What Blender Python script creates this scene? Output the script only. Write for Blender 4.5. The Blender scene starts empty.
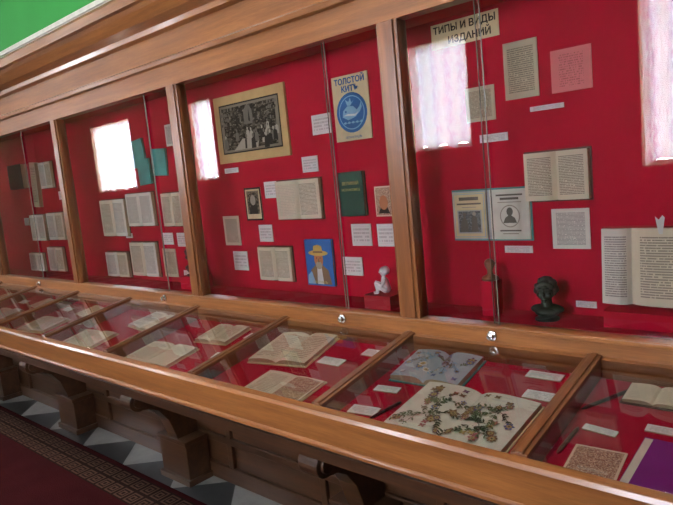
import bpy, math, random
from mathutils import Matrix, Vector, Euler
random.seed(7)
COL=bpy.context.collection
# ---------------------------------------------------------------- materials
def s2l(c):
    return tuple(((x/255)/12.92 if x/255<=0.04045 else ((x/255+0.055)/1.055)**2.4) for x in c)+(1.0,)
class NT:
    def __init__(s,name):
        s.m=bpy.data.materials.new(name); s.m.use_nodes=True; s.t=s.m.node_tree; s.t.nodes.clear()
        s.out=s.n('ShaderNodeOutputMaterial')
    def n(s,ty,**k):
        x=s.t.nodes.new(ty)
        for a,b in k.items(): setattr(x,a,b)
        return x
    def l(s,a,b): s.t.links.new(a,b)
    def setin(s,sock,v):
        if hasattr(v,'is_output'): s.l(v,sock)
        else: sock.default_value=v
    def math(s,op,a,b=0.0,c=None):
        x=s.n('ShaderNodeMath',operation=op); s.setin(x.inputs[0],a); s.setin(x.inputs[1],b)
        if c is not None: s.setin(x.inputs[2],c)
        return x.outputs[0]
    def mix(s,f,a,b):
        x=s.n('ShaderNodeMix',data_type='RGBA'); s.setin(x.inputs[0],f); s.setin(x.inputs[6],a); s.setin(x.inputs[7],b); return x.outputs[2]
    def comb(s,a,b,c=0.0):
        x=s.n('ShaderNodeCombineXYZ'); s.setin(x.inputs[0],a); s.setin(x.inputs[1],b); s.setin(x.inputs[2],c); return x.outputs[0]
    def noise(s,vec,scale,detail=2.0,rough=.5):
        x=s.n('ShaderNodeTexNoise'); s.l(vec,x.inputs['Vector']); x.inputs['Scale'].default_value=scale; x.inputs['Detail'].default_value=detail; x.inputs['Roughness'].default_value=rough; return x.outputs['Fac']
    def mapping(s,vec,scale=(1,1,1),rot=(0,0,0),loc=(0,0,0)):
        x=s.n('ShaderNodeMapping'); s.l(vec,x.inputs[0]); x.inputs['Scale'].default_value=scale; x.inputs['Rotation'].default_value=rot; x.inputs['Location'].default_value=loc; return x.outputs[0]
    def ramp(s,f,stops):
        x=s.n('ShaderNodeValToRGB'); s.l(f,x.inputs[0]); e=x.color_ramp.elements
        e[0].position=stops[0][0]; e[0].color=stops[0][1]; e[1].position=stops[-1][0]; e[1].color=stops[-1][1]
        for p,c in stops[1:-1]:
            q=e.new(p); q.color=c
        return x.outputs[0]
    def bsdf(s,color,rough=.6,spec=.4,metal=0.0,bump=None,bs=.2,coat=0.0):
        b=s.n('ShaderNodeBsdfPrincipled'); s.setin(b.inputs['Base Color'],color); s.setin(b.inputs['Roughness'],rough)
        b.inputs['Specular IOR Level'].default_value=spec; b.inputs['Metallic'].default_value=metal; b.inputs['Coat Weight'].default_value=coat; b.inputs['Coat Roughness'].default_value=.12
        if bump is not None:
            k=s.n('ShaderNodeBump'); k.inputs['Strength'].default_value=bs; k.inputs['Distance'].default_value=.01; s.l(bump,k.inputs['Height']); s.l(k.outputs[0],b.inputs['Normal'])
        s.l(b.outputs[0],s.out.inputs[0]); return s.m
    def obj(s): return s.n('ShaderNodeTexCoord').outputs['Object']
    def uv(s):
        o=s.n('ShaderNodeSeparateXYZ'); s.l(s.n('ShaderNodeTexCoord').outputs['UV'],o.inputs[0]); return o.outputs[0],o.outputs[1]
def plain(name,rgb,rough=.6,spec=.3,metal=0.0,var=.12):
    t=NT(name); c=s2l(rgb); v=t.obj(); f=t.noise(v,18,3)
    d=tuple(x*(1-var*2) for x in c[:3])+(1,)
    return t.bsdf(t.mix(f,d,tuple(min(1,x*(1+var)) for x in c[:3])+(1,)),rough,spec,metal)
def wood(name,sc,dark,light,rough=.32):
    t=NT(name); v=t.mapping(t.obj(),sc)
    g=t.noise(v,5,6,.62); w=t.noise(t.mapping(t.obj(),tuple(x*4 for x in sc)),14,3,.6)
    big=t.noise(t.obj(),1.3,2)
    f=t.math('ADD',t.math('MULTIPLY',g,.62),t.math('ADD',t.math('MULTIPLY',w,.22),t.math('MULTIPLY',big,.2)))
    c=t.ramp(f,[(.28,s2l(dark)),(.5,s2l(tuple((a+b)/2 for a,b in zip(dark,light)))),(.74,s2l(light))])
    return t.bsdf(c,rough,.45,bump=g,bs=.05,coat=.35)
WD,WL=(92,52,22),(164,106,56)
wood_h=wood('wood_horizontal',(.35,6,6),WD,WL)
wood_v=wood('wood_vertical',(6,6,.35),(80,43,19),(146,90,46))
wood_y=wood('wood_cross',(6,.5,6),(72,39,18),(130,80,42))
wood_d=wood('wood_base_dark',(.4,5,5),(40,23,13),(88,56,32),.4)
def red_fabric():
    t=NT('red_fabric'); v=t.obj(); f=t.noise(v,2.2,3); w=t.noise(v,300,2)
    return t.bsdf(t.mix(f,s2l((146,3,32)),s2l((174,6,44))),.85,.1,bump=w,bs=.15)
RED=red_fabric()
def glassm(name,boost):
    t=NT(name); fr=t.n('ShaderNodeFresnel'); fr.inputs[0].default_value=1.5
    tr=t.n('ShaderNodeBsdfTransparent'); tr.inputs[0].default_value=(.97,.985,.975,1)
    gl=t.n('ShaderNodeBsdfGlossy'); gl.inputs['Roughness'].default_value=.0
    f=t.math('MINIMUM',t.math('MULTIPLY',fr.outputs[0],boost),1.0)
    m=t.n('ShaderNodeMixShader'); t.l(f,m.inputs[0]); t.l(tr.outputs[0],m.inputs[1]); t.l(gl.outputs[0],m.inputs[2]); t.l(m.outputs[0],t.out.inputs[0]); return t.m
GLASS=glassm('case_glass',1.8); DGLASS=glassm('desk_glass',2.2)
EDGE=plain('glass_edge',(120,120,108),.25,.5)
CHROME=plain('chrome',(205,205,205),.18,.5,1.0)
def page(name,base,ink=(60,50,45),lines=24,m=.12,strength=.75,wscale=16,mv=.1,cover=.42):
    t=NT(name); u,v=t.uv()
    vl=t.math('MULTIPLY',v,float(lines)); row=t.math('FLOOR',vl); fr=t.math('FRACT',vl)
    st=t.math('LESS_THAN',t.math('ABSOLUTE',t.math('SUBTRACT',fr,.5)),.27)
    nz=t.noise(t.comb(t.math('MULTIPLY',u,float(wscale)),t.math('MULTIPLY',row,7.31),0.0),1.6,1)
    wd=t.math('GREATER_THAN',nz,cover)
    mu=t.math('LESS_THAN',t.math('ABSOLUTE',t.math('SUBTRACT',u,.5)),.5-m)
    mvv=t.math('LESS_THAN',t.math('ABSOLUTE',t.math('SUBTRACT',v,.5)),.5-mv)
    k=t.math('MULTIPLY',t.math('MULTIPLY',st,wd),t.math('MULTIPLY',mu,mvv))
    k=t.math('MULTIPLY',k,strength)
    b=s2l(base); b2=tuple(x*.82 for x in b[:3])+(1,)
    bg=t.mix(t.noise(t.obj(),9,4),b2,b)
    return t.bsdf(t.mix(k,bg,s2l(ink)),.8,.1)
P_OLD=page('page_old',(230,218,192),lines=30,strength=.62,wscale=24,cover=.38)
P_WH=page('page_white',(240,236,224),lines=32,strength=.58,wscale=24,cover=.38)
P_GREY=page('page_grey',(198,186,158),lines=28,strength=.6,wscale=22,cover=.4)
P_PINK=page('page_pink',(212,122,120),(120,60,60),lines=18,m=.2,cover=.5,strength=.55,wscale=22)
P_LAB=page('label_text',(246,246,242),(120,116,110),lines=6,m=.1,mv=.12,strength=.38,wscale=14)
P_BLANK=page('page_blank',(228,216,190),lines=24,strength=.18)
P_DSK=page('page_desk',(226,214,188),lines=18,strength=.42,wscale=20,cover=.4,m=.14)
EDGEP=plain('page_edges',(204,190,160),.9,.1)
def art_noise(name,base,cols,scale=9,dens=.52,radial=True):
    t=NT(name); u,v=t.uv(); vec=t.comb(u,v)
    vo=t.n('ShaderNodeTexVoronoi'); t.l(vec,vo.inputs['Vector']); vo.inputs['Scale'].default_value=scale
    sx=t.n('ShaderNodeSeparateColor'); t.l(vo.outputs['Color'],sx.inputs[0])
    n=len(cols); st=[(i/n,s2l(c)) for i,c in enumerate(cols)]
    r=t.n('ShaderNodeValToRGB'); r.color_ramp.interpolation='CONSTANT'; t.l(sx.outputs[0],r.inputs[0]); e=r.color_ramp.elements
    e[0].position=0; e[0].color=st[0][1]; e[1].position=st[-1][0]; e[1].color=st[-1][1]
    for p,c in st[1:-1]:
        q=e.new(p); q.color=c
    nz=t.noise(vec,scale*.9,5,.7)
    du=t.math('SUBTRACT',u,.5); dv=t.math('SUBTRACT',v,.5)
    d=t.math('SQRT',t.math('ADD',t.math('MULTIPLY',du,du),t.math('MULTIPLY',dv,dv)))
    th=t.math('ADD',dens-.1,t.math('MULTIPLY',d,.32 if radial else 0.0))
    k=t.math('GREATER_THAN',nz,th)
    ed=t.math('LESS_THAN',t.math('MAXIMUM',t.math('ABSOLUTE',du),t.math('ABSOLUTE',dv)),.45)
    k=t.math('MULTIPLY',k,ed)
    return t.bsdf(t.mix(k,s2l(base),r.outputs[0]),.75,.15)
A_ENGR=art_noise('engraving',(128,120,104),[(24,22,20),(60,54,46),(18,16,15),(84,78,68),(38,34,30)],22,.52,False)
A_COVER=art_noise('cover_engraving',(176,176,168),[(96,102,104),(126,130,128),(84,82,80)],22,.48,False)
A_PRINT=art_noise('old_print',(226,204,178),[(160,126,104),(142,108,90),(190,156,128)],30,.54,False)
A_CARD=art_noise('card_print',(130,118,98),[(30,28,26),(60,54,46),(44,40,36)],12,.45)
MAT=plain('mount_board',(204,172,118),.8,.15)
CREAM=plain('cream_paper',(220,204,160),.8,.15)
PGB=plain('plate_paper',(226,222,208),.8,.1); PBL=plain('pale_blue_paper',(178,188,196),.8,.1)
BLUEI=plain('blue_ink',(34,92,150),.6,.2); BLUEL=plain('pale_blue_ink',(140,180,205),.6,.2)
BLUEB=plain('blue_cover',(30,92,160),.5,.3); BLACK=plain('black_ink',(22,20,20),.6,.2)
GREEN=plain('green_cover',(18,62,48),.5,.3); TEAL=plain('teal_cover',(84,148,142),.6,.2)
GOLD=plain('gold_lettering',(196,170,90),.4,.5)
SKIN=plain('printed_skin',(190,120,80),.6,.2); STRAW=plain('printed_straw',(206,170,90),.6,.2); WHITEI=plain('white_ink',(225,225,220),.6,.2)
BRONZE=plain('green_bronze',(30,48,40),.42,.5,.2); JET=plain('black_bronze',(20,20,22),.4,.5); PORC=plain('white_porcelain',(245,245,245),.25,.5,0,.03)
LEATH=plain('brown_leather',(84,52,34),.5,.3); STAMP=plain('turned_wood',(104,72,48),.35,.5); PURP=plain('purple_cover',(128,36,138),.45,.3); DKB=plain('dark_board',(40,24,22),.6,.2)
REDB=plain('red_ink',(150,40,40),.6,.2); GREYI=plain('grey_ink',(110,104,94),.7,.1); LITEI=plain('light_grey_ink',(170,162,146),.7,.1)
G1=plain('leaf_green',(104,120,88),.7,.1); G2=plain('dark_leaf',(62,76,60),.7,.1); F1=plain('rose_petal',(168,108,108),.7,.1); F2=plain('blue_petal',(98,116,160),.7,.1); F3=plain('brown_petal',(132,104,78),.7,.1); F4=plain('ochre_petal',(182,160,108),.7,.1); F5=plain('violet_petal',(118,92,116),.7,.1)
# ---------------------------------------------------------------- mesh builder
class B:
    def __init__(s): s.v=[];s.f=[];s.mi=[];s.uv=[];s.mats=[]
    def mid(s,m):
        if m not in s.mats: s.mats.append(m)
        return s.mats.index(m)
    def face(s,pts,m,uv=None):
        i=len(s.v); s.v+=[tuple(p) for p in pts]; s.f.append(tuple(range(i,i+len(pts)))); s.mi.append(s.mid(m))
        s.uv.append(uv or [(0,0),(1,0),(1,1),(0,1)][:len(pts)] if len(pts)<=4 else [(0,0)]*len(pts))
    def box(s,x0,x1,y0,y1,z0,z1,m):
        i=len(s.v); s.v+=[(x0,y0,z0),(x1,y0,z0),(x1,y1,z0),(x0,y1,z0),(x0,y0,z1),(x1,y0,z1),(x1,y1,z1),(x0,y1,z1)]
        for q in [(3,2,1,0),(4,5,6,7),(0,1,5,4),(1,2,6,5),(2,3,7,6),(3,0,4,7)]:
            s.f.append(tuple(i+a for a in q)); s.mi.append(s.mid(m)); s.uv.append([(0,0),(1,0),(1,1),(0,1)])
    def prism(s,prof,axis,a0,a1,m,cap=True):
        n=len(prof); i=len(s.v)
        for a in (a0,a1):
            for p in prof:
                s.v.append((a,p[0],p[1]) if axis=='x' else ((p[0],p[1],a) if axis=='z' else (p[0],a,p[1])))
        k=s.mid(m)
        for j in range(n):
            s.f.append((i+j,i+(j+1)%n,i+n+(j+1)%n,i+n+j)); s.mi.append(k); s.uv.append([(0,0)]*4)
        if cap:
            s.f.append(tuple(i+j for j in range(n))[::-1]); s.mi.append(k); s.uv.append([(0,0)]*n)
            s.f.append(tuple(i+n+j for j in range(n))); s.mi.append(k); s.uv.append([(0,0)]*n)
    def lathe(s,prof,m,seg=20,c=(0,0)):
        i=len(s.v); n=len(prof); k=s.mid(m)
        for r,z in prof:
            for j in range(seg):
                a=2*math.pi*j/seg; s.v.append((c[0]+r*math.cos(a),c[1]+r*math.sin(a),z))
        for q in range(n-1):
            for j in range(seg):
                s.f.append((i+q*seg+j,i+q*seg+(j+1)%seg,i+(q+1)*seg+(j+1)%seg,i+(q+1)*seg+j)); s.mi.append(k); s.uv.append([(0,0)]*4)
        s.f.append(tuple(i+j for j in range(seg))[::-1]); s.mi.append(k); s.uv.append([(0,0)]*seg)
        s.f.append(tuple(i+(n-1)*seg+j for j in range(seg))); s.mi.append(k); s.uv.append([(0,0)]*seg)
    def make(s,name,M=None,parent=None,bevel=0,smooth=False,fix=True):
        me=bpy.data.meshes.new(name); me.from_pydata(s.v,[],s.f)
        for m in s.mats: me.materials.append(m)
        ul=me.uv_layers.new(name='UVMap')
        for p,mi,uv in zip(me.polygons,s.mi,s.uv):
            p.material_index=mi; p.use_smooth=smooth
            for j in range(len(p.vertices)): ul.data[p.loop_start+j].uv=uv[j]
        if fix:
            import bmesh
            bm=bmesh.new(); bm.from_mesh(me); bmesh.ops.recalc_face_normals(bm,faces=bm.faces); bm.to_mesh(me); bm.free()
        o=bpy.data.objects.new(name,me); COL.objects.link(o)
        if parent is not None: o.parent=parent
        if M is not None: o.matrix_world=M
        if bevel:
            b=o.modifiers.new('bevel','BEVEL'); b.width=bevel; b.segments=2; b.limit_method='ANGLE'
        return o
def empty(name,loc=(0,0,0)):
    e=bpy.data.objects.new(name,None); e.location=loc; COL.objects.link(e); return e
def child(o,w): o.parent=w; o.matrix_parent_inverse=Matrix.Translation(-w.location)
BACK=0.22
def wallM(x,z,off=.001,rot=0,tilt=0):
    R=Matrix(((1,0,0),(0,0,-1),(0,1,0))).to_4x4()
    return Matrix.Translation((x,BACK-off,z))@R@Matrix.Rotation(rot,4,'Z')@Matrix.Rotation(tilt,4,'X')
SL=math.atan(.181)
def deskz(y): return .940+.181*y
def deskM(x,y,rot=0,off=.001):
    return Matrix.Translation((x,y,deskz(y)+off))@Matrix.Rotation(SL,4,'X')@Matrix.Rotation(rot,4,'Z')
def text(body,size,parent,loc,mat,M,align='CENTER',sx=1.0,bold=.0):
    c=bpy.data.curves.new('lettering','FONT'); c.body=body; c.size=size; c.align_x=align; c.align_y='CENTER'; c.extrude=.0003; c.materials.append(mat); c.resolution_u=3; c.offset=bold
    o=bpy.data.objects.new('lettering',c); COL.objects.link(o); o.parent=parent
    o.matrix_world=M@Matrix.Translation(loc)@Matrix.Diagonal((sx,1,1,1)); return o
def qd(b,x0,x1,y0,y1,z,m): b.face([(x0,y0,z),(x1,y0,z),(x1,y1,z),(x0,y1,z)],m,[(0,0),(1,0),(1,1),(0,1)])
def disc(b,cx,cy,r,z,m,ry=None,n=28,a0=0,a1=2*math.pi):
    ry=ry or r; b.face([(cx+r*math.cos(a0+(a1-a0)*i/n),cy+ry*math.sin(a0+(a1-a0)*i/n),z) for i in range(n)],m,[(0,0)]*n)
def poly(b,pts,z,m): b.face([(p[0],p[1],z) for p in pts],m,[(0,0)]*len(pts))
def sheet(name,w,h,m,M,th=.002,back=None):
    b=B(); b.box(-w/2,w/2,-h/2,h/2,0,th,back or EDGEP); qd(b,-w/2,w/2,-h/2,h/2,th+.0005,m)
    return b.make(name,M,fix=False)
def pz(t,th): return .004+th*(1-.8*math.exp(-t*7)-.38*t*t)
def open_book(name,w,h,th,ml,mr,M,cover=LEATH,skew=.5):
    b=B(); g=-w/2+w*skew; N=10
    b.box(-w/2-.006,w/2+.006,-h/2-.006,h/2+.006,0,.004,cover)
    for sgn,m,W in ((-1,ml,w*skew),(1,mr,w*(1-skew))):
        pr=[(g+sgn*W*i/N,pz(i/N,th)) for i in range(N+1)]
        for i in range(N):
            (x0,z0),(x1,z1)=pr[i],pr[i+1]; t0,t1=i/N,(i+1)/N
            u0,u1=(1-t0,1-t1) if sgn<0 else (t0,t1)
            b.face([(x0,-h/2,z0),(x1,-h/2,z1),(x1,h/2,z1),(x0,h/2,z0)] if sgn>0 else [(x1,-h/2,z1),(x0,-h/2,z0),(x0,h/2,z0),(x1,h/2,z1)],m,
                   [(u0,0),(u1,0),(u1,1),(u0,1)] if sgn>0 else [(u1,0),(u0,0),(u0,1),(u1,1)])
            for yy in (-h/2,h/2):
                b.face([(x0,yy,.004),(x1,yy,.004),(x1,yy,z1),(x0,yy,z0)],EDGEP)
        x,z=pr[-1]; b.face([(x,-h/2,.004),(x,h/2,.004),(x,h/2,z),(x,-h/2,z)],EDGEP)
    return b.make(name,M,fix=False)
def closed_book(name,w,h,th,cover,M,front=None):
    b=B(); b.box(-w/2,w/2,-h/2,h/2,0,.003,cover); b.box(-w/2,w/2,-h/2,h/2,th-.003,th,cover)
    b.box(-w/2,-w/2+.004,-h/2,h/2,0,th,cover); b.box(-w/2+.003,w/2-.004,-h/2+.004,h/2-.004,.003,th-.003,EDGEP)
    if front: qd(b,-w/2,w/2,-h/2,h/2,th+.0006,front)
    return b.make(name,M,fix=False)
def label(x,z,w,h): return sheet('caption_label',w,h,P_LAB,wallM(x,z),.003)
def dlabel(x,y,w=.1,h=.04,r=0): return sheet('caption_label',w,h,P_LAB,deskM(x,y,r),.003)
def plants(parent,M,w,h,th,n,flowers,leaves,rng,dz=.0016,sc=1.0):
    """botanical plates: sprays with stems, narrow leaves and blossoms lying on the two curved pages"""
    b=B()
    def Z(x): return pz(min(1,abs(x)/(w/2)),th)+dz
    lay=[0]
    def P(pts,m):
        lay[0]+=1; o=lay[0]*.000002
        xs=[max(-w/2+.006,min(w/2-.006,p[0])) for p in pts]; ys=[max(-h/2+.006,min(h/2-.006,p[1])) for p in pts]
        b.face([(x,y,Z(x)+o) for x,y in zip(xs,ys)],m,[(0,0)]*len(pts))
    def leaf(x,y,a,L,W,m):
        c,s=math.cos(a),math.sin(a); pts=[]
        for t,k in ((0,0),(.2,.7),(.45,1),(.75,.6),(1,0),(.75,-.6),(.45,-1),(.2,-.7)):
            pts.append((x+L*t*c-W*k*s,y+L*t*s+W*k*c))
        P(pts,m)
    def stem(x,y,a,L,seg,dense):
        px,py=x,y
        lm=rng.choice(leaves)
        for k in range(seg):
            nx,ny=px+L/seg*math.cos(a),py+L/seg*math.sin(a); q=.0007*sc
            P([(px-q,py-q),(px+q,py+q),(nx+q,ny+q),(nx-q,ny-q)],leaves[1])
            for sd in (-1,1):
                if rng.random()<dense: leaf(nx,ny,a+sd*rng.uniform(.4,1.1),rng.uniform(.010,.021)*sc,rng.uniform(.0018,.0038)*sc,lm)
            px,py=nx,ny; a+=rng.uniform(-.25,.25)
        return px,py,a
    for sg in (-1,1):
        cx=sg*w/4
        for i in range(n):
            ang=2*math.pi*i/n+rng.uniform(-.3,.3)
            x=cx+rng.uniform(-.45,.45)*w/4; y=rng.uniform(-.32,.25)*h
            ex,ey,a=stem(x,y,ang,rng.uniform(.22,.42)*h,8,.8)
            ex=max(-w/2+.02,min(w/2-.02,ex)); 
            if sg*ex<.015: ex=sg*.018
            ey=max(-h/2+.02,min(h/2-.02,ey))
            m=rng.choice(flowers); R=rng.uniform(.009,.020)*sc; k=rng.choice((5,6,8))
            for j in range(k): leaf(ex,ey,j*2*math.pi/k+a,R,R*.30,m)
            for j in range(k): leaf(ex,ey,(j+.5)*2*math.pi/k+a,R*.6,R*.2,F4 if m!=F4 else F3)
            leaf(ex-.003*sc,ey,0,.006*sc,.003*sc,G2)
        for i in range(n//2):
            x=cx+rng.uniform(-.8,.8)*w/4; y=rng.choice((-1,1))*rng.uniform(.3,.42)*h; m=rng.choice(flowers)
            for aa in (.6,2.5,-.7,-2.4): leaf(x,y,aa,.012*sc,.004*sc,m)
    return b.make('botanical_plates',M,parent=parent,fix=False)
# ---------------------------------------------------------------- room
XL,XR,YF,ZC=-14.0,3.0,-4.0,3.8
WY=.27
def room():
    t=NT('stone_checker'); ck=t.n('ShaderNodeTexChecker'); v=t.mapping(t.obj(),(1,1,1),(0,0,math.radians(45)),(.12,0,0)); t.l(v,ck.inputs[0]); ck.inputs['Scale'].default_value=1/.36
    a=t.mix(t.noise(t.obj(),6,6,.7),s2l((112,112,106)),s2l((182,182,174))); c=t.mix(t.noise(t.obj(),9,5,.7),s2l((34,36,36)),s2l((72,74,72)))
    m=t.bsdf(t.mix(ck.outputs['Fac'],a,c),.3,.4)
    b=B(); b.box(XL,XR,YF,WY,-.1,0,m); b.make('floor')
    t=NT('wall_green'); g=t.bsdf(t.mix(t.noise(t.obj(),3,3),s2l((44,136,58)),s2l((56,150,70))),.7,.2)
    b=B(); b.box(XL,XR,WY,WY+.15,0,ZC,g); b.make('wall_back')
    wh=plain('plaster_white',(232,232,226),.8,.2)
    b=B(); b.box(XL,XR,WY-.025,WY-.001,2.56,2.78,wh); b.box(XL,XR,WY-.04,WY-.001,2.76,2.79,wh); b.make('trim_1')
    ww=plain('wall_beige',(168,150,120),.8,.2)
    b=B(); b.box(XL-.15,XL,YF,WY,0,ZC,ww); b.make('wall_left')
    b=B(); b.box(XR,XR+.15,YF,WY,0,ZC,ww); b.make('wall_right')
    b=B(); b.box(XL,XR,YF,WY,ZC,ZC+.1,wh); b.make('ceiling')
    wins=[(-11.35,-9.95,1.66),(-8.15,-7.6,1.68),(-4.03,-3.28,1.74),(-1.64,-.7,1.40)]
    z1=2.88
    b=B(); b.box(XL,XR,YF-.2,YF,0,1.40,ww); b.box(XL,XR,YF-.2,YF,z1,ZC,ww); x=XL
    for a,c,z0 in wins:
        b.box(x,a,YF-.2,YF,1.40,z1,ww); x=c
        if z0>1.41: b.box(a,c,YF-.2,YF,1.40,z0,ww)
    b.box(x,XR,YF-.2,YF,1.40,z1,ww); b.make('wall_front')
    t=NT('daylight_pane'); e=t.n('ShaderNodeEmission'); e.inputs[0].default_value=(.92,.95,1,1); e.inputs[1].default_value=52; t.l(e.outputs[0],t.out.inputs[0]); PANE=t.m
    t=NT('lace_curtain'); tr=t.n('ShaderNodeBsdfTransparent'); df=t.n('ShaderNodeBsdfDiffuse'); df.inputs[0].default_value=(.85,.84,.9,1)
    tl=t.n('ShaderNodeBsdfTranslucent'); 
    sp=t.n('ShaderNodeSeparateXYZ'); t.l(t.obj(),sp.inputs[0])
    wob=t.math('MULTIPLY',t.noise(t.comb(t.math('MULTIPLY',sp.outputs[0],4.0),t.math('MULTIPLY',sp.outputs[2],12.0)),1.0,3),.10)
    xs=t.math('ADD',sp.outputs[0],wob)
    strip=t.math('ABSOLUTE',t.math('SUBTRACT',t.math('FRACT',t.math('MULTIPLY',xs,6.0)),.5))
    fine=t.noise(t.comb(t.math('MULTIPLY',xs,60.0),t.math('MULTIPLY',sp.outputs[2],11.0)),1.0,3)
    fold_shade=t.math('ADD',t.math('MULTIPLY',strip,.9),t.math('MULTIPLY',t.math('SUBTRACT',fine,.5),1.2))
    t.l(t.ramp(fold_shade,[(.12,(.95,.95,.97,1)),(.34,(.62,.62,.72,1)),(.50,(.26,.27,.38,1))]),tl.inputs[0])  # lavender shading of the pleats, painted into the curtain's translucent colour
    m1=t.n('ShaderNodeMixShader'); m1.inputs[0].default_value=.92; t.l(df.outputs[0],m1.inputs[1]); t.l(tl.outputs[0],m1.inputs[2])
    m2=t.n('ShaderNodeMixShader'); m2.inputs[0].default_value=.95; t.l(tr.outputs[0],m2.inputs[1]); t.l(m1.outputs[0],m2.inputs[2]); t.l(m2.outputs[0],t.out.inputs[0]); LACE=t.m
    for i,(a,c,z0) in enumerate(wins):
        w=empty('window_%d'%(i+1),((a+c)/2,YF-.1,z0))
        b=B(); b.box(a,a+.04,YF-.16,YF-.1,z0,z1,wh); b.box(c-.04,c,YF-.16,YF-.1,z0,z1,wh); b.box(a+.04,c-.04,YF-.16,YF-.1,z0,z0+.04,wh); b.box(a+.04,c-.04,YF-.16,YF-.1,z1-.04,z1,wh)
        child(b.make('frame'),w)
        b=B(); b.face([(a,YF-.17,z0),(c,YF-.17,z0),(c,YF-.17,z1),(a,YF-.17,z1)],PANE); child(b.make('pane',fix=False),w)
        b=B(); nx=int((c-a)*100); nz=26; vs=[]
        for k in range(nz+1):
            for j in range(nx+1):
                u=j/nx; x=a+.01+(c-a-.02)*u; hem=.0+.07*abs(math.sin(u*math.pi*3))
                zz=z1-.01-(z1-z0-hem)*k/nz
                y=YF-.05+.018*math.sin(u*(c-a)*44+.8*math.sin(k*.5))+.010*math.sin(k*1.9+u*9)
                vs.append((x,y,zz))
        b.v=vs; mi=b.mid(LACE)
        for k in range(nz):
            for j in range(nx):
                q=k*(nx+1)+j; b.f.append((q,q+1,q+nx+2,q+nx+1)); b.mi.append(mi); b.uv.append([(0,0)]*4)
        child(b.make('lace_curtain',smooth=True),w)
    t=NT('lamp_diffuser'); e=t.n('ShaderNodeEmission'); e.inputs[0].default_value=(1,.96,.90,1); e.inputs[1].default_value=46; t.l(e.outputs[0],t.out.inputs[0]); LM=t.m
    for x in (-10,-7,-4,-1.2):
        w=empty('ceiling_lamp',(x,-1.6,ZC)); 
        b=B(); b.lathe([(.30,-.0),(.32,-.03),(.30,-.07),(.27,-.07)],GOLD,28); o=b.make('rim'); o.parent=w
        b=B(); b.lathe([(.265,-.071),(.22,-.10),(.12,-.125),(.01,-.13)],LM,28); o=b.make('diffuser',smooth=True); o.parent=w
    t=NT('carpet'); sp=t.n('ShaderNodeSeparateXYZ'); t.l(t.obj(),sp.inputs[0]); X,Y=sp.outputs[0],sp.outputs[1]
    q=t.math('DIVIDE',t.math('SUBTRACT',-.20,Y),.10)
    px=t.math('ABSOLUTE',t.math('SUBTRACT',t.math('FRACT',t.math('DIVIDE',X,.10)),.5)); py=t.math('ABSOLUTE',t.math('SUBTRACT',t.math('FRACT',q),.5))
    ring=t.math('FRACT',t.math('MULTIPLY',t.math('MAXIMUM',px,py),5.0)); ring=t.math('GREATER_THAN',ring,.5)
    inb=t.math('MULTIPLY',t.math('GREATER_THAN',q,0.0),t.math('LESS_THAN',q,2.0))
    fz=t.noise(t.obj(),160,2)
    fld=t.mix(t.noise(t.obj(),5,4),s2l((44,12,14)),s2l((66,22,24)))
    brd=t.mix(ring,s2l((40,25,21)),s2l((84,62,50)))
    m=t.bsdf(t.mix(inb,fld,brd),.95,.05,bump=fz,bs=.4)
    b=B(); b.box(XL+.2,2.6,-2.6,-.17,0.001,.012,m); b.make('carpet_runner')
room()
# ---------------------------------------------------------------- wall cabinet
P0,S,PW=-1.355,1.324,.089
ks=list(range(-2,8)); XA=P0-7*S; XB=P0+2*S+PW
CAB=empty('wall_display_cabinet')
b=B()
b.box(XA,XB,BACK,BACK+.03,.99,2.16,RED); b.box(XA,XB,.045,BACK,1.03,1.05,RED); b.box(XA,XB,.0,BACK,2.115,2.13,RED)
b.box(XA,XA+.03,.0,BACK,1.05,2.115,RED); b.box(XB-.03,XB,0,BACK,1.05,2.115,RED)
b.make('fabric_lining',parent=CAB)
b=B()
for k in ks:
    x=P0-k*S; b.box(x,x+PW,-.012,.045,1.05,2.10,wood_v); b.box(x+.014,x+PW-.014,-.02,-.012,1.05,2.10,wood_v)
b.make('posts',parent=CAB,bevel=.003)
b=B()
b.prism([(-.012,2.10),(-.012,2.20),(-.03,2.205),(-.035,2.225),(-.02,2.235),(-.02,2.345),(-.045,2.355),(-.05,2.38),(-.085,2.405),(-.12,2.45),(-.13,2.47),(-.15,2.475),(-.15,2.52),(-.135,2.54),(.24,2.54),(.24,2.13),(.045,2.13),(.045,2.10)],'x',XA-.05,XB+.05,wood_h)
b.box(XA,XB,-.014,.045,.985,1.05,wood_h); b.box(XA,XB,-.022,-.010,1.036,1.048,wood_h)
b.make('rails_and_cornice',parent=CAB,bevel=.002)
EX=[-.98,-1.64,-2.93,-4.55,-5.9,-7.2,-8.5,-9.8]
b=B(); e=B(); kn=B()
for i,k in enumerate(ks):
    if k==-2: continue
    x0=P0-k*S+PW; x1=x0+S-PW
    mid=[q for q in EX if x0<q<x1]; mid=mid[0] if mid else (x0+x1)/2
    b.face([(x0,.012,1.05),(mid+.012,.012,1.05),(mid+.012,.012,2.1),(x0,.012,2.1)],GLASS)
    b.face([(mid-.008,.022,1.05),(x1,.022,1.05),(x1,.022,2.1),(mid-.008,.022,2.1)],GLASS)
    e.box(mid+.012,mid+.0145,.010,.014,1.05,2.1,EDGE); e.box(mid-.010,mid-.008,.020,.024,1.05,2.1,EDGE)
    n0=len(kn.v); kn.lathe([(.017,0),(.017,.008),(.011,.010),(.011,.022),(.004,.024)],CHROME,18)
    for j in range(n0,len(kn.v)):
        px,py,pzz=kn.v[j]; kn.v[j]=(mid+px,-.014-pzz,1.018+py)
b.make('sliding_glass',parent=CAB,fix=False); e.make('glass_edges',parent=CAB); kn.make('locks',parent=CAB)
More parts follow.
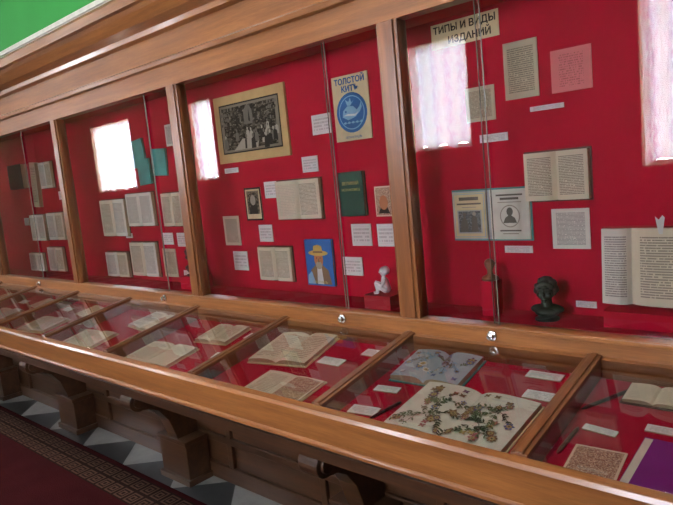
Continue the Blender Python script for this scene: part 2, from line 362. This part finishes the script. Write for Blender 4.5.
# ---------------------------------------------------------------- desk case
DSK=empty('desk_display_case')
FY=-.553
b=B()
b.prism([(FY-.008,.780),(FY-.008,.882),(FY-.002,.894),(FY+.020,.900),(FY+.020,.780)],'x',XA,XB,wood_h)
b.prism([(FY-.014,.780),(FY-.014,.790),(FY-.008,.798),(FY-.008,.780)],'x',XA,XB,wood_h)
b.make('front_fascia',parent=DSK,bevel=.002)
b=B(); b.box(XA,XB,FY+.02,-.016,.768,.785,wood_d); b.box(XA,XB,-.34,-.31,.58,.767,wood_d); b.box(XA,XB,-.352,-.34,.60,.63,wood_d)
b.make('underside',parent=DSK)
b=B()
def slab(b,x0,x1,y0,y1,o0,o1,m):
    b.prism([(y0,deskz(y0)+o0),(y1,deskz(y1)+o0),(y1,deskz(y1)+o1),(y0,deskz(y0)+o1)],'x',x0,x1,m)
slab(b,XA,XB,FY+.02,-.016,-.012,0,RED)
b.prism([(FY+.0205,.80),(FY+.024,.80),(FY+.024,.888),(FY+.0205,.888)],'x',XA,XB,RED)
b.make('tray_lining',parent=DSK)
b=B()
x=-.648+.662*3
divs=[]
while x>XA:
    divs.append(x); slab(b,x-.022,x+.022,FY+.019,-.018,.0,.062,wood_y); slab(b,x-.010,x+.010,FY+.019,-.018,.062,.066,wood_y); x-=.662
b.make('dividers',parent=DSK,bevel=.002)
b=B(); slab(b,XA,XB,-.034,-.016,.0,.055,wood_h); b.make('back_rail',parent=DSK)
b=B()
for x in divs:
    y0,y1=FY+.018,-.034
    b.face([(x-.64,y0,deskz(y0)+.055),(x-.022,y0,deskz(y0)+.055),(x-.022,y1,deskz(y1)+.055),(x-.64,y1,deskz(y1)+.055)],DGLASS)
b.make('desk_glass',parent=DSK,fix=False)
b=B()
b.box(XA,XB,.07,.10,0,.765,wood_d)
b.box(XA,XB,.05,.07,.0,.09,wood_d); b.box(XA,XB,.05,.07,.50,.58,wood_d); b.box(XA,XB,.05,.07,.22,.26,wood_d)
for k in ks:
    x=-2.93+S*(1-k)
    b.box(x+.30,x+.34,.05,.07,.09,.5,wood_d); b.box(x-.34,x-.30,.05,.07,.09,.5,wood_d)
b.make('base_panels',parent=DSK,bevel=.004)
b=B()
def spiral(cy,cz,r0,r1,a0,a1,n=14): return [(cy+(r0+(r1-r0)*i/n)*math.cos(a0+(a1-a0)*i/n),cz+(r0+(r1-r0)*i/n)*math.sin(a0+(a1-a0)*i/n)) for i in range(n+1)]
for k in ks:
    x=-2.93+S*(1-k)
    if x>XB-.1 or x<XA: continue
    prof=[(.05,.764),(-.30,.764),(-.305,.62)]
    prof+=spiral(-.275,.53,.055,.055,math.radians(120),math.radians(285),10)
    prof+=[(-.22,.47),(-.17,.44),(-.12,.37),(-.09,.28),(-.08,.24),(.05,.24)]
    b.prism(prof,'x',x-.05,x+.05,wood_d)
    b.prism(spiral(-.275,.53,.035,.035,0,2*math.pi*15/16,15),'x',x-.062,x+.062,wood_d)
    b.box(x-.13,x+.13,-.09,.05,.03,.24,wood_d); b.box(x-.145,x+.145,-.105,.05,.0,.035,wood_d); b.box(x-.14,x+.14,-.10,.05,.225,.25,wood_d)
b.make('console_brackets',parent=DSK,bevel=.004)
# ---------------------------------------------------------------- bay 4 exhibits
M=wallM(-1.141,2.055); o=sheet('title_banner',.27,.088,CREAM,M); text('ТИПЫ И ВИДЫ',.034,o,(0,.020,.003),BLACK,M,sx=1.0,bold=.0008); text('ИЗДАНИЙ',.034,o,(.02,-.022,.003),BLACK,M,bold=.0008)
sheet('printed_sheet',.121,.189,P_GREY,wallM(-.937,1.883)); sheet('printed_sheet',.13,.134,P_PINK,wallM(-.769,1.854))
sheet('printed_sheet',.114,.121,P_GREY,wallM(-1.095,1.792)); sheet('printed_sheet',.126,.135,P_WH,wallM(-.794,1.342))
for a in [(-.854,1.747,.115,.016),(-1.051,1.669,.108,.028),(-.982,1.271,.105,.025),(-.754,1.088,.068,.022)]: label(*a)
open_book('open_book',.214,.160,.03,P_OLD,P_OLD,wallM(-.829,1.521))
M=wallM(-1.08,1.397)
o=open_book('open_journal',.30,.178,.012,PBL,PGB,M,cover=TEAL)
def frame2(b,x0,x1,y0,y1,z,m,t=.002):
    qd(b,x0,x1,y0,y0+t,z,m); qd(b,x0,x1,y1-t,y1,z,m); qd(b,x0,x0+t,y0,y1,z,m); qd(b,x1-t,x1,y0,y1,z,m)
b=B(); z=.0175
qd(b,-.146,-.012,-.084,.084,z-.0004,CREAM)
frame2(b,-.142,-.018,-.08,.08,z,BLUEL); qd(b,-.130,-.030,-.066,.020,z,A_COVER); qd(b,-.12,-.04,.056,.068,z,GREYI); qd(b,-.13,-.03,.040,.046,z,GREYI); qd(b,-.11,-.05,.029,.032,z,LITEI)
poly(b,[(-.12,-.06),(-.115,-.02),(-.10,.0),(-.09,-.02),(-.085,-.06)],z+.0004,GREYI); disc(b,-.10,.004,.007,z+.0006,GREYI); poly(b,[(-.075,-.06),(-.07,-.01),(-.06,.0),(-.05,-.01),(-.045,-.06)],z+.0004,GREYI); disc(b,-.06,.006,.007,z+.0006,LITEI)
qd(b,.03,.13,.066,.072,z,GREYI); qd(b,.045,.115,.052,.060,z,GREYI); qd(b,.035,.125,.042,.045,z,LITEI)
disc(b,.08,-.006,.038,z+.0001,LITEI,.040); disc(b,.08,-.006,.034,z+.0003,PGB,.036)
disc(b,.08,.010,.012,z+.0005,GREYI,.015); poly(b,[(.054,-.030),(.106,-.030),(.098,-.012),(.085,-.003),(.075,-.003),(.062,-.012)],z+.0005,GREYI); qd(b,.04,.12,-.060,-.055,z,GREYI); qd(b,.05,.11,-.070,-.066,z,LITEI)
b.make('engravings',M,parent=o,fix=False)
M=wallM(-.512,1.232,.052,0,-.06)
o=open_book('large_open_book',.32,.232,.040,P_WH,P_OLD,M,cover=REDB,skew=.26)
b=B(); x=.012; poly(b,[(x-.004,.10),(x-.014,.152),(x-.004,.142),(x+.006,.155),(x+.012,.148),(x+.006,.10)],.046,WHITEI); b.make('ribbon',M,parent=o,fix=False)
b=B(); b.prism([(.10,1.0505),(.165,1.0505),(.165,1.105),(.10,1.10)],'x',-.66,-.38,RED); b.make('book_rest')
b=B(); b.box(-1.075,-1.025,.10,.16,1.0505,1.175,RED); b.make('display_block')
b=B(); b.lathe([(.028,0),(.030,.006),(.026,.013),(.011,.02),(.009,.034),(.015,.046),(.019,.060),(.014,.071),(.004,.076)],STAMP,20); b.make('hand_stamp',Matrix.Translation((-1.05,.125,1.1755)),smooth=True)
# ---------------------------------------------------------------- sculptures
def blob(parts,mat,name,M,vox=.0022):
    import bmesh
    bm=bmesh.new()
    for p in parts:
        if p[0]=='e':
            _,c,r=p[:3]; mt=Matrix.Translation(c)@Matrix.Diagonal((*r,1))
            bmesh.ops.create_uvsphere(bm,u_segments=20,v_segments=12,radius=1,matrix=mt)
        else:
            _,a,c,r0,r1=p; a,c=Vector(a),Vector(c); n=10
            for i in range(n+1):
                t=i/n; q=a.lerp(c,t); rr=r0+(r1-r0)*t
                bmesh.ops.create_uvsphere(bm,u_segments=14,v_segments=8,radius=rr,matrix=Matrix.Translation(q))
    me=bpy.data.meshes.new(name); bm.to_mesh(me); bm.free(); me.materials.append(mat)
    o=bpy.data.objects.new(name,me); COL.objects.link(o); o.matrix_world=M
    r=o.modifiers.new('r','REMESH'); r.mode='VOXEL'; r.voxel_size=vox; r.use_smooth_shade=True
    s=o.modifiers.new('s','SMOOTH'); s.iterations=2; s.factor=.4
    return o
def bust(name,mat,M,s=1.0):
    P=[('c',(0,.002,.035),(0,0,.062),.017,.0145),('e',(0,.004,.030),(.048,.022,.016)),('e',(0,.0,.024),(.036,.024,.018)),('e',(0,.0,.014),(.022,.018,.012)),
       ('e',(0,-.004,.086),(.023,.028,.030)),('e',(0,-.014,.070),(.016,.018,.013)),('e',(0,-.033,.080),(.0042,.006,.007)),('e',(0,-.030,.088),(.003,.004,.008)),
       ('e',(0,-.029,.068),(.008,.004,.0025)),('e',(0,-.028,.060),(.007,.006,.005)),('e',(.025,0,.08),(.004,.006,.009)),('e',(-.025,0,.08),(.004,.006,.009)),('e',(.010,-.028,.094),(.008,.004,.0025)),('e',(-.010,-.028,.094),(.008,.004,.0025)),
       ('e',(.013,-.024,.076),(.008,.007,.007)),('e',(-.013,-.024,.076),(.008,.007,.007))]
    for i in range(34):
        a=random.uniform(-.5,3.64); e=random.uniform(-.3,1.45)
        P.append(('e',(.027*math.cos(a)*math.cos(e),.004+.028*math.sin(a)*math.cos(e),.090+.029*math.sin(e)),(.009,.009,.008)))
    for i in range(7): P.append(('e',(-.021+.007*i,-.020+.001*abs(i-3),.110-.0012*abs(i-3)**2),(.0065,.007,.006)))
    P.append(('e',(0,.012,.088),(.027,.026,.030)))
    P=[(p[0],tuple(q*s for q in p[1]),tuple(q*s for q in p[2])) if p[0]=='e' else (p[0],tuple(q*s for q in p[1]),tuple(q*s for q in p[2]),p[3]*s,p[4]*s) for p in P]
    o=blob(P,mat,name,M,.0018*s)
    b=B(); b.lathe([(.034*s,0),(.034*s,.005*s),(.024*s,.008*s),(.020*s,.014*s)],mat,20); b.make('socle',M,parent=o); return o
bust('bronze_child_bust',BRONZE,Matrix.Translation((-.850,.125,1.051))@Matrix.Rotation(.15,4,'Z'),1.15)
b=B(); b.box(-2.91,-2.77,.08,.19,1.0505,1.12,RED); b.make('display_block')
bust('black_bust',JET,Matrix.Translation((-2.84,.135,1.121))@Matrix.Rotation(.3,4,'Z'),1.35)
b=B(); b.box(-1.575,-1.445,.05,.16,1.0505,1.105,plain('red_block',(150,10,30),.5,.3)); b.make('display_block')
P=[('c',(.0,0,.018),(.004,0,.045),.017,.014),('c',(.004,0,.045),(.008,0,.058),.014,.007),('e',(.006,0,.080),(.015,.015,.017)),('e',(-.002,0,.083),(.015,.016,.016)),
   ('e',(.021,0,.078),(.003,.003,.003)),
   ('c',(.004,-.010,.014),(.036,-.012,.036),.011,.008),('c',(.036,-.012,.036),(.033,-.012,.008),.008,.005),('c',(.033,-.012,.006),(.046,-.012,.005),.004,.003),
   ('c',(.004,.010,.014),(.032,.012,.032),.011,.008),('c',(.032,.012,.032),(.030,.012,.008),.008,.005),('c',(.03,.012,.006),(.043,.012,.005),.004,.003),
   ('c',(.004,-.017,.048),(.016,-.020,.032),.006,.005),('c',(.016,-.020,.032),(.036,-.010,.044),.005,.0035),
   ('c',(.004,.017,.048),(.016,.020,.032),.006,.005),('c',(.016,.020,.032),(.034,.008,.044),.005,.0035)]
blob(P,PORC,'seated_child_figurine',Matrix.Translation((-1.492,.095,1.107))@Matrix.Rotation(math.radians(215),4,'Z')@Matrix.Scale(1.12,4),.0018)
# ---------------------------------------------------------------- bay 3 exhibits
M=wallM(-2.335,1.867); b=B(); b.box(-.262,.262,-.166,.166,0,.012,MAT); qd(b,-.222,.222,-.122,.122,.0128,BLACK); qd(b,-.215,.215,-.115,.115,.0134,A_ENGR)
rng=random.Random(3); z=.0140
for sx0,sx1 in ((-.21,-.10),(.11,.21)):
    for r in range(4):
        y=.015+r*.024; x=sx0
        while x<sx1-.008:
            w_=rng.uniform(.006,.014)
            if rng.random()<.7: qd(b,x,x+w_-.0015,y,y+rng.uniform(.010,.018),z,rng.choice((GREYI,GREYI,BLACK)))
            x+=w_
poly(b,[(-.035,.01),(-.035,.075),(-.012,.100),(.015,.098),(.030,.070),(.028,.01)],z,GREYI)
for i in range(9): poly(b,[(-.09+i*.022,.02+.006*(i%3)),(-.082+i*.022,.085-.01*(i%4)),(-.076+i*.022,.02)],z+.0003,(BLACK,GREYI)[i%2])
poly(b,[(-.13,-.108),(.05,-.108),(.06,-.07),(-.06,-.055)],z+.0002,LITEI)
for i in range(22):
    fx=rng.uniform(-.195,.195); fy=rng.uniform(-.075,.0); s_=1.2-(fy+.075)*6
    poly(b,[(fx-.015*s_,fy-.035*s_),(fx+.015*s_,fy-.035*s_),(fx+.012*s_,fy+.004),(fx,fy+.012*s_),(fx-.012*s_,fy+.004)],z+.0008+i*.00003,rng.choice((BLACK,BLACK,GREYI,LITEI))); disc(b,fx,fy+.018*s_,.006*s_,z+.0018+i*.00003,rng.choice((LITEI,GREYI)),.008*s_,12)
b.make('engraving_picture',M,fix=False)
M=wallM(-1.688,1.863); b=B(); b.box(-.098,.098,-.135,.135,0,.004,CREAM); disc(b,0,-.02,.083,.0046,BLUEI); disc(b,0,-.02,.070,.0052,BLUEL); disc(b,0,-.02,.066,.0058,BLUEI)
poly(b,[(-.05,-.035),(-.045,-.01),(-.02,.008),(.012,.005),(.03,-.012),(.045,.0),(.055,.018),(.058,-.004),(.045,-.022),(.02,-.04),(-.02,-.05)],.0064,BLUEL); disc(b,-.03,-.015,.005,.007,BLUEI)
poly(b,[(-.045,-.03),(.02,-.036),(.04,-.02),(.02,-.028),(-.02,-.024)],.0068,WHITEI)
poly(b,[(-.02,.01),(-.03,.036),(-.012,.024),(-.002,.040),(.004,.020),(.018,.03),(-.004,.008)],.0066,BLUEL)
for i in range(5): poly(b,[(-.05+i*.022,-.062),(-.038+i*.022,-.055),(-.028+i*.022,-.062),(-.038+i*.022,-.066)],.0066,BLUEL)
o=b.make('whale_poster',M,fix=False); text('ТОЛСТОЙ',.033,o,(0,.110,.005),BLUEI,M,sx=1.0,bold=.001); text('КИТЪ',.033,o,(0,.078,.005),BLUEI,M,bold=.001); text('ПЕТРОГРАДЪ',.013,o,(0,-.122,.005),BLUEI,M)
for a in [(-1.87,1.817,.11,.086),(-1.962,1.65,.10,.071),(-2.238,1.549,.10,.08),(-2.525,1.663,.11,.025),(-2.313,1.337,.10,.085),(-1.697,1.326,.11,.095),(-1.565,1.324,.09,.095),(-2.534,1.193,.115,.10),(-1.762,1.187,.11,.082)]: label(*a)
M=wallM(-2.383,1.485); o=sheet('printed_card',.125,.165,BLACK,M,back=CREAM); b=B(); qd(b,-.054,.054,-.074,.074,.0032,CREAM); qd(b,-.046,.046,-.05,.066,.0036,A_CARD); disc(b,0,.02,.02,.0042,LITEI,.026); poly(b,[(-.035,-.05),(.035,-.05),(.025,-.012),(0,.0),(-.025,-.012)],.004,BLACK); b.make('portrait',M,parent=o,fix=False)
sheet('printed_sheet',.13,.155,P_OLD,wallM(-2.579,1.352))
open_book('open_book',.285,.18,.025,P_BLANK,P_OLD,wallM(-2.049,1.495),cover=LEATH)
open_book('open_book',.235,.165,.025,P_OLD,P_OLD,wallM(-2.256,1.187),cover=LEATH)
M=wallM(-1.718,1.504); o=closed_book('green_book',.135,.19,.022,GREEN,M); text('ВЕЛИКИЙ',.019,o,(0,.045,.0225),GOLD,M); text('НЕЗНАКОМЕЦ',.0145,o,(0,.018,.0225),GOLD,M)
M=wallM(-1.563,1.465); o=sheet('picture_card',.088,.125,A_PRINT,M); b=B(); disc(b,0,-.005,.022,.0032,SKIN,.03); poly(b,[(-.03,-.05),(.03,-.05),(.015,-.02),(-.015,-.02)],.003,DKB); b.make('portrait',M,parent=o,fix=False)
M=wallM(-1.955,1.20); o=closed_book('blue_book',.17,.215,.015,BLUEB,M); b=B()
poly(b,[(-.07,-.10),(.07,-.10),(.055,-.035),(.02,-.01),(-.02,-.01),(-.055,-.035)],.0158,F3); poly(b,[(-.02,-.10),(.02,-.10),(.014,-.02),(-.014,-.02)],.0162,WHITEI); disc(b,0,.015,.028,.0166,SKIN,.037); disc(b,.0,-.012,.020,.0172,LITEI,.018)
disc(b,-.011,.022,.003,.0174,BLACK); disc(b,.011,.022,.003,.0174,BLACK); poly(b,[(-.003,.02),(.003,.02),(.006,.002),(-.004,.002)],.0174,F3)
disc(b,0,.045,.062,.0176,STRAW,.013); poly(b,[(-.03,.045),(-.025,.078),(0,.084),(.025,.078),(.03,.045)],.0182,STRAW); poly(b,[(-.031,.046),(-.029,.054),(.029,.054),(.031,.046)],.0188,F3)
poly(b,[(-.08,-.10),(-.03,-.10),(-.05,-.04),(-.075,-.06)],.017,BLUEL); b.make('cover_art',M,parent=o,fix=False); text('ОХОТНИКЪ',.016,o,(0,-.092,.018),GOLD,M)
# ---------------------------------------------------------------- bay 2
closed_book('teal_booklet',.15,.16,.012,TEAL,wallM(-3.39,1.83,rot=.1),front=None); closed_book('teal_booklet',.15,.155,.012,TEAL,wallM(-3.17,1.76,rot=-.06))
closed_book('teal_booklet',.13,.15,.012,TEAL,wallM(-3.315,1.715,.016,rot=.05))
sheet('printed_sheet',.09,.12,P_WH,wallM(-3.035,1.9))
open_book('open_book',.31,.235,.03,P_OLD,P_WH,wallM(-3.765,1.449)); open_book('open_book',.30,.2,.03,P_WH,P_WH,wallM(-3.43,1.493)); open_book('open_book',.20,.19,.03,P_OLD,P_OLD,wallM(-3.08,1.482))
open_book('open_book',.28,.16,.03,P_WH,P_OLD,wallM(-3.80,1.142)); open_book('open_book',.30,.21,.03,P_OLD,P_WH,wallM(-3.46,1.184)); sheet('printed_sheet',.14,.17,P_GREY,wallM(-3.2,1.165))
for a in [(-3.19,1.31,.11,.07),(-3.05,1.304,.09,.08),(-3.62,1.72,.1,.04),(-3.02,1.10,.1,.05),(-3.63,1.33,.08,.03)]: label(*a)
# ---------------------------------------------------------------- bay 1 and beyond
closed_book('dark_leather_book',.26,.19,.05,JET,wallM(-5.17,1.81))
closed_book('grey_book',.10,.34,.03,P_GREY,wallM(-4.88,1.73,rot=-.08)); open_book('open_book',.2,.19,.03,P_WH,P_OLD,wallM(-4.68,1.79))
open_book('open_book',.26,.2,.03,P_WH,P_WH,wallM(-4.96,1.40)); open_book('open_book',.27,.2,.03,P_WH,P_OLD,wallM(-4.64,1.407)); 
open_book('open_book',.26,.14,.03,P_WH,P_WH,wallM(-5.08,1.126)); open_book('open_book',.26,.18,.03,P_WH,P_OLD,wallM(-4.72,1.157)); label(-4.5,1.63,.1,.06); label(-4.35,1.2,.1,.07); label(-5.2,1.45,.09,.06)
open_book('open_book',.28,.2,.03,P_WH,P_OLD,wallM(-5.9,1.4)); closed_book('brown_book',.16,.22,.03,LEATH,wallM(-5.9,1.8)); open_book('open_book',.28,.2,.03,P_WH,P_OLD,wallM(-.2,1.5))
# ---------------------------------------------------------------- desk exhibits
M=deskM(-.905,-.362,-.02); o=open_book('illustrated_flower_book',.37,.25,.022,PGB,PGB,M,cover=CREAM)
plants(o,M,.37,.25,.022,15,[F1,F2,F3,F4,F5,F3],[G1,G2,G2,G1],random.Random(5),sc=1.0)
M=deskM(-1.12,-.145,.05); o=open_book('blue_illustrated_book',.25,.19,.026,PBL,PBL,M,cover=TEAL)
plants(o,M,.25,.19,.026,7,[F5,F2,WHITEI,F2],[BLUEL,GREYI,G1],random.Random(9),sc=.95)
dlabel(-1.21,-.43,.10,.045,.1); dlabel(-1.215,-.30,.09,.035,.1); dlabel(-.78,-.075,.11,.04); dlabel(-.745,-.185,.10,.045); dlabel(-.545,-.29,.085,.025,-.1)
sheet('old_print',.12,.11,A_PRINT,deskM(-.515,-.415,.05)); 
M=deskM(-.33,-.395,-.03); o=closed_book('purple_book',.22,.20,.012,PURP,M); b=B(); qd(b,-.108,-.090,-.095,.095,.0128,PGB); b.make('cover_strip',M,parent=o,fix=False)
open_book('open_book',.15,.09,.012,P_BLANK,P_BLANK,deskM(-.46,-.10)); dlabel(-.40,-.24,.1,.03)
open_book('open_book',.28,.24,.022,P_DSK,P_DSK,deskM(-1.78,-.17,.15),cover=CREAM)
open_book('open_book',.28,.15,.008,P_DSK,A_PRINT,deskM(-1.60,-.41),cover=CREAM); dlabel(-1.55,-.20,.11,.05); dlabel(-1.42,-.10,.1,.05)
open_book('open_book',.2,.16,.018,P_DSK,P_DSK,deskM(-2.27,-.15,.1),cover=CREAM); open_book('open_book',.32,.18,.015,P_DSK,P_BLANK,deskM(-2.42,-.39,.05),cover=CREAM); dlabel(-2.08,-.30,.1,.05,.2); dlabel(-2.08,-.12,.1,.05)
open_book('open_book',.28,.17,.015,P_DSK,P_BLANK,deskM(-3.08,-.40,.1),cover=CREAM); open_book('open_book',.26,.17,.015,P_WH,P_BLANK,deskM(-2.86,-.14,-.1),cover=CREAM)
for x in (-3.72,-4.4,-5.1,-5.75):
    open_book('open_book',.28,.18,.015,P_DSK,P_WH,deskM(x,-.36,.1),cover=CREAM); sheet('printed_sheet',.2,.14,P_BLANK,deskM(x+.15,-.13,-.1)); dlabel(x-.12,-.15,.1,.05)
def pen(x,y,rot,L=.14,m=DKB):
    b=B(); b.lathe([(.0015,0),(.004,.012),(.005,.02),(.005,L-.01),(.003,L)],m,10)
    for j,(px,py,pzz) in enumerate(b.v): b.v[j]=(pzz-L/2,px,py+.005)
    b.make('pen',deskM(x,y,rot),smooth=True)
pen(-1.14,-.41,1.25,.12); pen(-.60,-.36,1.5,.12,STAMP); pen(-.575,-.15,1.0,.16)
# ---------------------------------------------------------------- camera
yaw,pit,rol=.7418,.1281,-.0971
f=Vector((-math.sin(yaw)*math.cos(pit),math.cos(yaw)*math.cos(pit),-math.sin(pit))); r=Vector((math.cos(yaw),math.sin(yaw),0)); u=r.cross(f)
c,s=math.cos(rol),math.sin(rol); R=c*r+s*u; U=-s*r+c*u
cam=bpy.data.cameras.new('camera'); co=bpy.data.objects.new('camera',cam); COL.objects.link(co)
m=Matrix((R,U,-f)).transposed().to_4x4(); m.translation=(0,-1.8054,1.6); co.matrix_world=m
cam.sensor_width=36; cam.lens=616.16/673*36; cam.clip_start=.02
bpy.context.scene.camera=co
w=bpy.data.worlds.new('w'); bpy.context.scene.world=w; w.use_nodes=True; w.node_tree.nodes['Background'].inputs[0].default_value=(.8,.9,1,1); w.node_tree.nodes['Background'].inputs[1].default_value=.5
bpy.context.scene.view_settings.view_transform='Standard'
